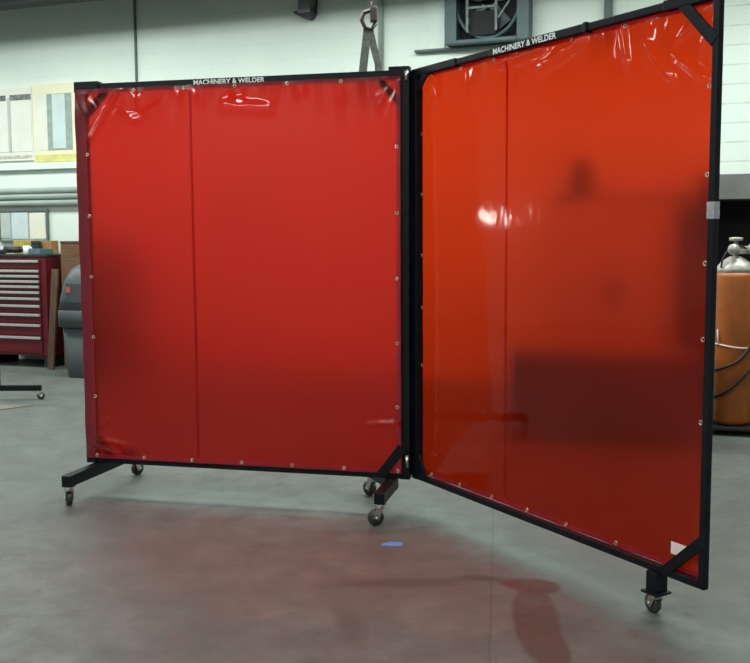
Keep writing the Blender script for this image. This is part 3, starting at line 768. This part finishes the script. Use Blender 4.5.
for k in range(40):
    z = hz0 + 0.15 + k * 0.045
    if z + 2.15 > CH: break
    o = (1, 0) if k % 2 else (0, 1)
    loop = [(hx + 0.02 + 0.014 * math.cos(t) * o[0], 0.014 * math.cos(t) * o[1], z + 0.028 * math.sin(t)) for t in [2 * PI * j / 10 for j in range(10)]]
    cnm.tube(loop, 0.006, 5, closed=True)
cnm.build('chain', M['chain'], SG)

# ------------------------------------------------------------------ right background
RK = thing('storage_rack', 'black open rack with a dull grey top beam, behind the orange cylinder', 'rack', room(6.52, 0.36), RZ)
rk = MB(); rk.box(-0.60, 0.75, 0.27, 0.30, 0, 1.50); rk.box(-0.60, -0.57, -0.25, 0.30, 0, 1.50, 0.003); rk.box(0.72, 0.75, -0.25, 0.30, 0, 1.50, 0.003)
rk.build('rack_body', M['cabinet_dark'], RK)
MB().box(-0.62, 0.77, -0.27, 0.30, 1.495, 1.675, 0.006).build('top_beam', M['beam_grey'], RK)
for z in (0.10, 0.75):
    MB().box(-0.57, 0.72, -0.24, 0.27, z, z + 0.03, 0.003).build('shelf', M['cabinet_dark'], RK)
CA = thing('metal_cabinet', 'wide pale metal cabinet against the wall, dimly seen through the right curtain', 'cabinet', room(5.33, 0.30), RZ)
MB().box(-0.44, 0.46, -0.22, 0.28, 0.05, 1.52, 0.006).build('body', M['cabinet_pale'], CA)
MB().box(-0.46, 0.48, -0.24, 0.29, 1.52, 1.55, 0.004).build('top_panel', M['joint_dark'], CA)
MB().box(-0.42, 0.44, -0.2, 0.26, 0.0, 0.05).build('plinth', M['cabinet_dark'], CA)
for (x0, x1, hxx) in ((-0.43, 0.007, -0.03), (0.013, 0.45, 0.05)):
    d = MB().box(x0, x1, -0.236, -0.22, 0.07, 1.50, 0.003).build('door', M['cabinet_pale'], CA)
    MB().box(hxx - 0.01, hxx + 0.01, -0.262, -0.236, 0.75, 0.9, 0.004).build('door_handle', M['dark_tool'], d)
bx = MB(); bx.box(-0.08, 0.08, -0.08, 0.08, 0, 0.26, 0.01); bx.box(-0.06, 0.06, -0.06, 0.06, 0.258, 0.275, 0.004)
tag(bx.build('storage_tin', M['dark_tool'], None, room(5.06, 0.26, 1.55), RZ), 'small dark tin standing on the pale cabinet behind the right curtain', 'tin')
BC = thing('low_bench', 'low dark steel bench, a dark patch behind the right curtain', 'bench', room(5.45, 1.85), RZ)
MB().box(-0.58, 0.50, -0.26, 0.26, 0.47, 0.53, 0.006).build('bench_top', M['bench_dark'], BC)
for x in (-0.54, 0.46):
    for y in (-0.22, 0.22):
        MB().box(x - 0.03, x + 0.03, y - 0.03, y + 0.03, 0, 0.47, 0.004).build('leg', M['bench_dark'], BC)
MB().box(-0.55, 0.47, -0.235, 0.235, 0.10, 0.44, 0.006).build('skirt_panel', M['bench_dark'], BC)

# gas cylinder on its cart
GX = (2.262, 5.93)
GC = thing('cylinder_cart', 'black steel cylinder cart with a wheel under the orange cylinder', 'cart', (GX[0], GX[1], 0), -0.3)
MB().box(-0.19, 0.20, -0.17, 0.17, 0.035, 0.055, 0.004).build('base_plate', M['cart'], GC)
for s in (-0.17, 0.17):
    MB().tube([(s, 0.17, 0.05), (s, 0.17, 1.15), (s * 0.8, 0.19, 1.25)], 0.014).build('upright', M['cart'], GC)
MB().tube([(-0.17, 0.17, 0.75), (0.17, 0.17, 0.75)], 0.012).build('cross_bar', M['cart'], GC)
for s in (-0.15, 0.15):
    MB().box(s - 0.02, s + 0.02, -0.16, -0.12, 0, 0.036).build('foot', M['cart'], GC)
wh = MB(); wh.lathe([(0.02, -0.025), (0.09, -0.025), (0.105, -0.02), (0.105, 0.02), (0.09, 0.025), (0.02, 0.025)], 28, Matrix.Translation((0.235, 0.02, 0.105)) @ Matrix.Rotation(PI / 2, 4, 'Y'))
wb = wh.build('wheel', M['black_rubber'], GC)
MB().lathe([(0.005, -0.03), (0.055, -0.028), (0.055, 0.028), (0.005, 0.03)], 20, Matrix.Translation((0.235, 0.02, 0.105)) @ Matrix.Rotation(PI / 2, 4, 'Y')).build('wheel_hub', M['fixture_grey'], wb)

GY = thing('gas_cylinder', 'orange gas cylinder with silver valve collar at the right picture edge', 'gas cylinder', (GX[0], GX[1], 0.056), 0.2)
MB().lathe([(0.105, 0.0), (0.122, 0.012), (0.127, 0.03), (0.127, 0.93), (0.122, 0.955)], 40).build('cylinder_body', M['orange'], GY)
sh = MB().lathe([(0.122, 0.953), (0.112, 0.985), (0.085, 1.02), (0.05, 1.045), (0.034, 1.055)], 40).build('shoulder', M['silver_grey'], GY)
vl = MB(); vl.cyl((0, 0, 1.05), (0, 0, 1.13), 0.018); vl.cyl((0, 0, 1.105), (0.07, -0.02, 1.105), 0.014); vl.cyl((0, 0, 1.13), (0, 0, 1.155), 0.012)
valve = vl.build('valve', M['silver_grey'], GY)
MB().lathe([(0.012, 1.15), (0.040, 1.152), (0.042, 1.172), (0.012, 1.175)], 16).build('handwheel', M['silver_grey'], valve)
gg = MB()
for (x, y, z) in ((-0.055, -0.05, 1.10), (0.075, -0.05, 1.10)):
    gg.cyl((x, y, z), (x, y - 0.03, z), 0.033, seg=20)
gg.bar((-0.06, -0.04, 1.085), (0.08, -0.04, 1.085), 0.025, 0.03, 0.004)
gg.build('regulator', M['silver_grey'], valve)
# protective ring hoops over the valve
hp = MB(); hp.tube([(0.115 * math.cos(t), -0.03, 0.985 + 0.135 * math.sin(t)) for t in [PI * k / 18 for k in range(19)]], 0.006, 8)
hp.build('guard_hoop', M['hose'], GY)
cord = MB()
pts = [(0.131 * math.cos(t), 0.131 * math.sin(t), 0.50 + 0.010 * math.cos(2 * t)) for t in [2 * PI * k / 40 for k in range(40)]]
cord.tube(pts, 0.0055, 6, closed=True)
cord.tube([(-0.128, -0.03, 0.60), (-0.131, -0.04, 0.55), (-0.128, -0.045, 0.505)], 0.005, 6)
cord.build('tie_cord', M['rope'], GY)
def hose(name, pts, label, r=0.010):
    cu = []
    P = [Vector(p) for p in pts]
    for i in range(len(P) - 1):
        p0 = P[max(i - 1, 0)]; p1 = P[i]; p2 = P[i + 1]; p3 = P[min(i + 2, len(P) - 1)]
        for k in range(8):
            t = k / 8
            cu.append(0.5 * ((2 * p1) + (-p0 + p2) * t + (2 * p0 - 5 * p1 + 4 * p2 - p3) * t * t + (-p0 + 3 * p1 - 3 * p2 + p3) * t ** 3))
    cu.append(P[-1])
    m = MB(); m.tube(cu, r, 8)
    o = m.build(name, M['hose'], None, (GX[0], GX[1], 0.0), 0.0)
    return tag(o, label, 'hose')
hose('gas_hose', [(-0.13, -0.06, 0.40), (-0.10, -0.12, 0.425), (-0.02, -0.155, 0.475), (0.05, -0.15, 0.56), (0.12, -0.11, 0.66), (0.18, -0.06, 0.80), (0.19, -0.06, 0.95), (0.10, -0.09, 1.13)], 'upper black hose crossing the orange cylinder just below the cord')
hose('gas_hose', [(-0.13, -0.06, 0.23), (-0.08, -0.13, 0.28), (0.0, -0.155, 0.36), (0.07, -0.15, 0.44), (0.13, -0.10, 0.50), (0.17, -0.03, 0.60), (0.14, 0.05, 0.75)], 'lower black hose slanting across the lower half of orange cylinder')

# scrap of blue tape on the floor
bt_ = MB(); bt_.prism([(-0.042, -0.022), (0.045, -0.028), (0.050, 0.012), (0.01, 0.028), (-0.03, 0.008)], 0.0006, 0.0016)
tag(bt_.build('tape_scrap', M['blue_tape'], None, (0.060, 3.757, 0)), 'scrap of blue tape stuck on floor in front of the hinge', 'tape')

# ------------------------------------------------------------------ light
def lamp(a, b, z, sa, sb, W, col=(0.93, 1.0, 0.94)):
    d = bpy.data.lights.new('tube_light', 'AREA'); d.shape = 'RECTANGLE'; d.size = sa; d.size_y = sb
    d.energy = W; d.color = col
    o = bpy.data.objects.new('tube_light', d); C.objects.link(o)
    o.location = room(a, b, z); o.rotation_euler = (0, 0, RZ)
    return o
for a in (-2.2, 0.8, 3.8, 6.8):
    lamp(a, 1.65, 3.40, 2.4, 0.7, 75)
for a in (-1.5, 2.5, 6.5):
    for b, W in ((4.4, 22), (7.4, 60), (10.0, 60)):
        lamp(a, b, 3.6, 2.0, 0.3, W)
w = bpy.data.worlds.new('world'); bpy.context.scene.world = w; w.use_nodes = True
w.node_tree.nodes['Background'].inputs[0].default_value = (0.6, 0.7, 0.75, 1); w.node_tree.nodes['Background'].inputs[1].default_value = 0.05

# ------------------------------------------------------------------ camera
cd = bpy.data.cameras.new('camera'); cam = bpy.data.objects.new('camera', cd); C.objects.link(cam)
cd.sensor_fit = 'HORIZONTAL'; cd.sensor_width = 36; cd.lens = 944.3 / 750 * 36
cd.shift_x = 0.0; cd.shift_y = -11.0 / 750
cd.clip_start = 0.05; cd.clip_end = 60
r = Vector((0.99998660, -0.00046886, -0.00515569)); u = Vector((0.00517696, 0.09056585, 0.99587701)); fw_ = Vector((0, 0.99589036, -0.09056706))
R = Matrix((r, u, -fw_)).transposed().to_4x4()
R.translation = Vector((0, 0, 1.2583))
cam.matrix_world = R
sc = bpy.context.scene
sc.camera = cam
sc.view_settings.view_transform = 'Standard'; sc.view_settings.look = 'None'
sc.view_settings.gamma = 1.0; sc.view_settings.use_curve_mapping = False
sc.view_settings.exposure = 0.36
sc.cycles.max_bounces = 10; sc.cycles.transparent_max_bounces = 16
sc.cycles.caustics_reflective = False
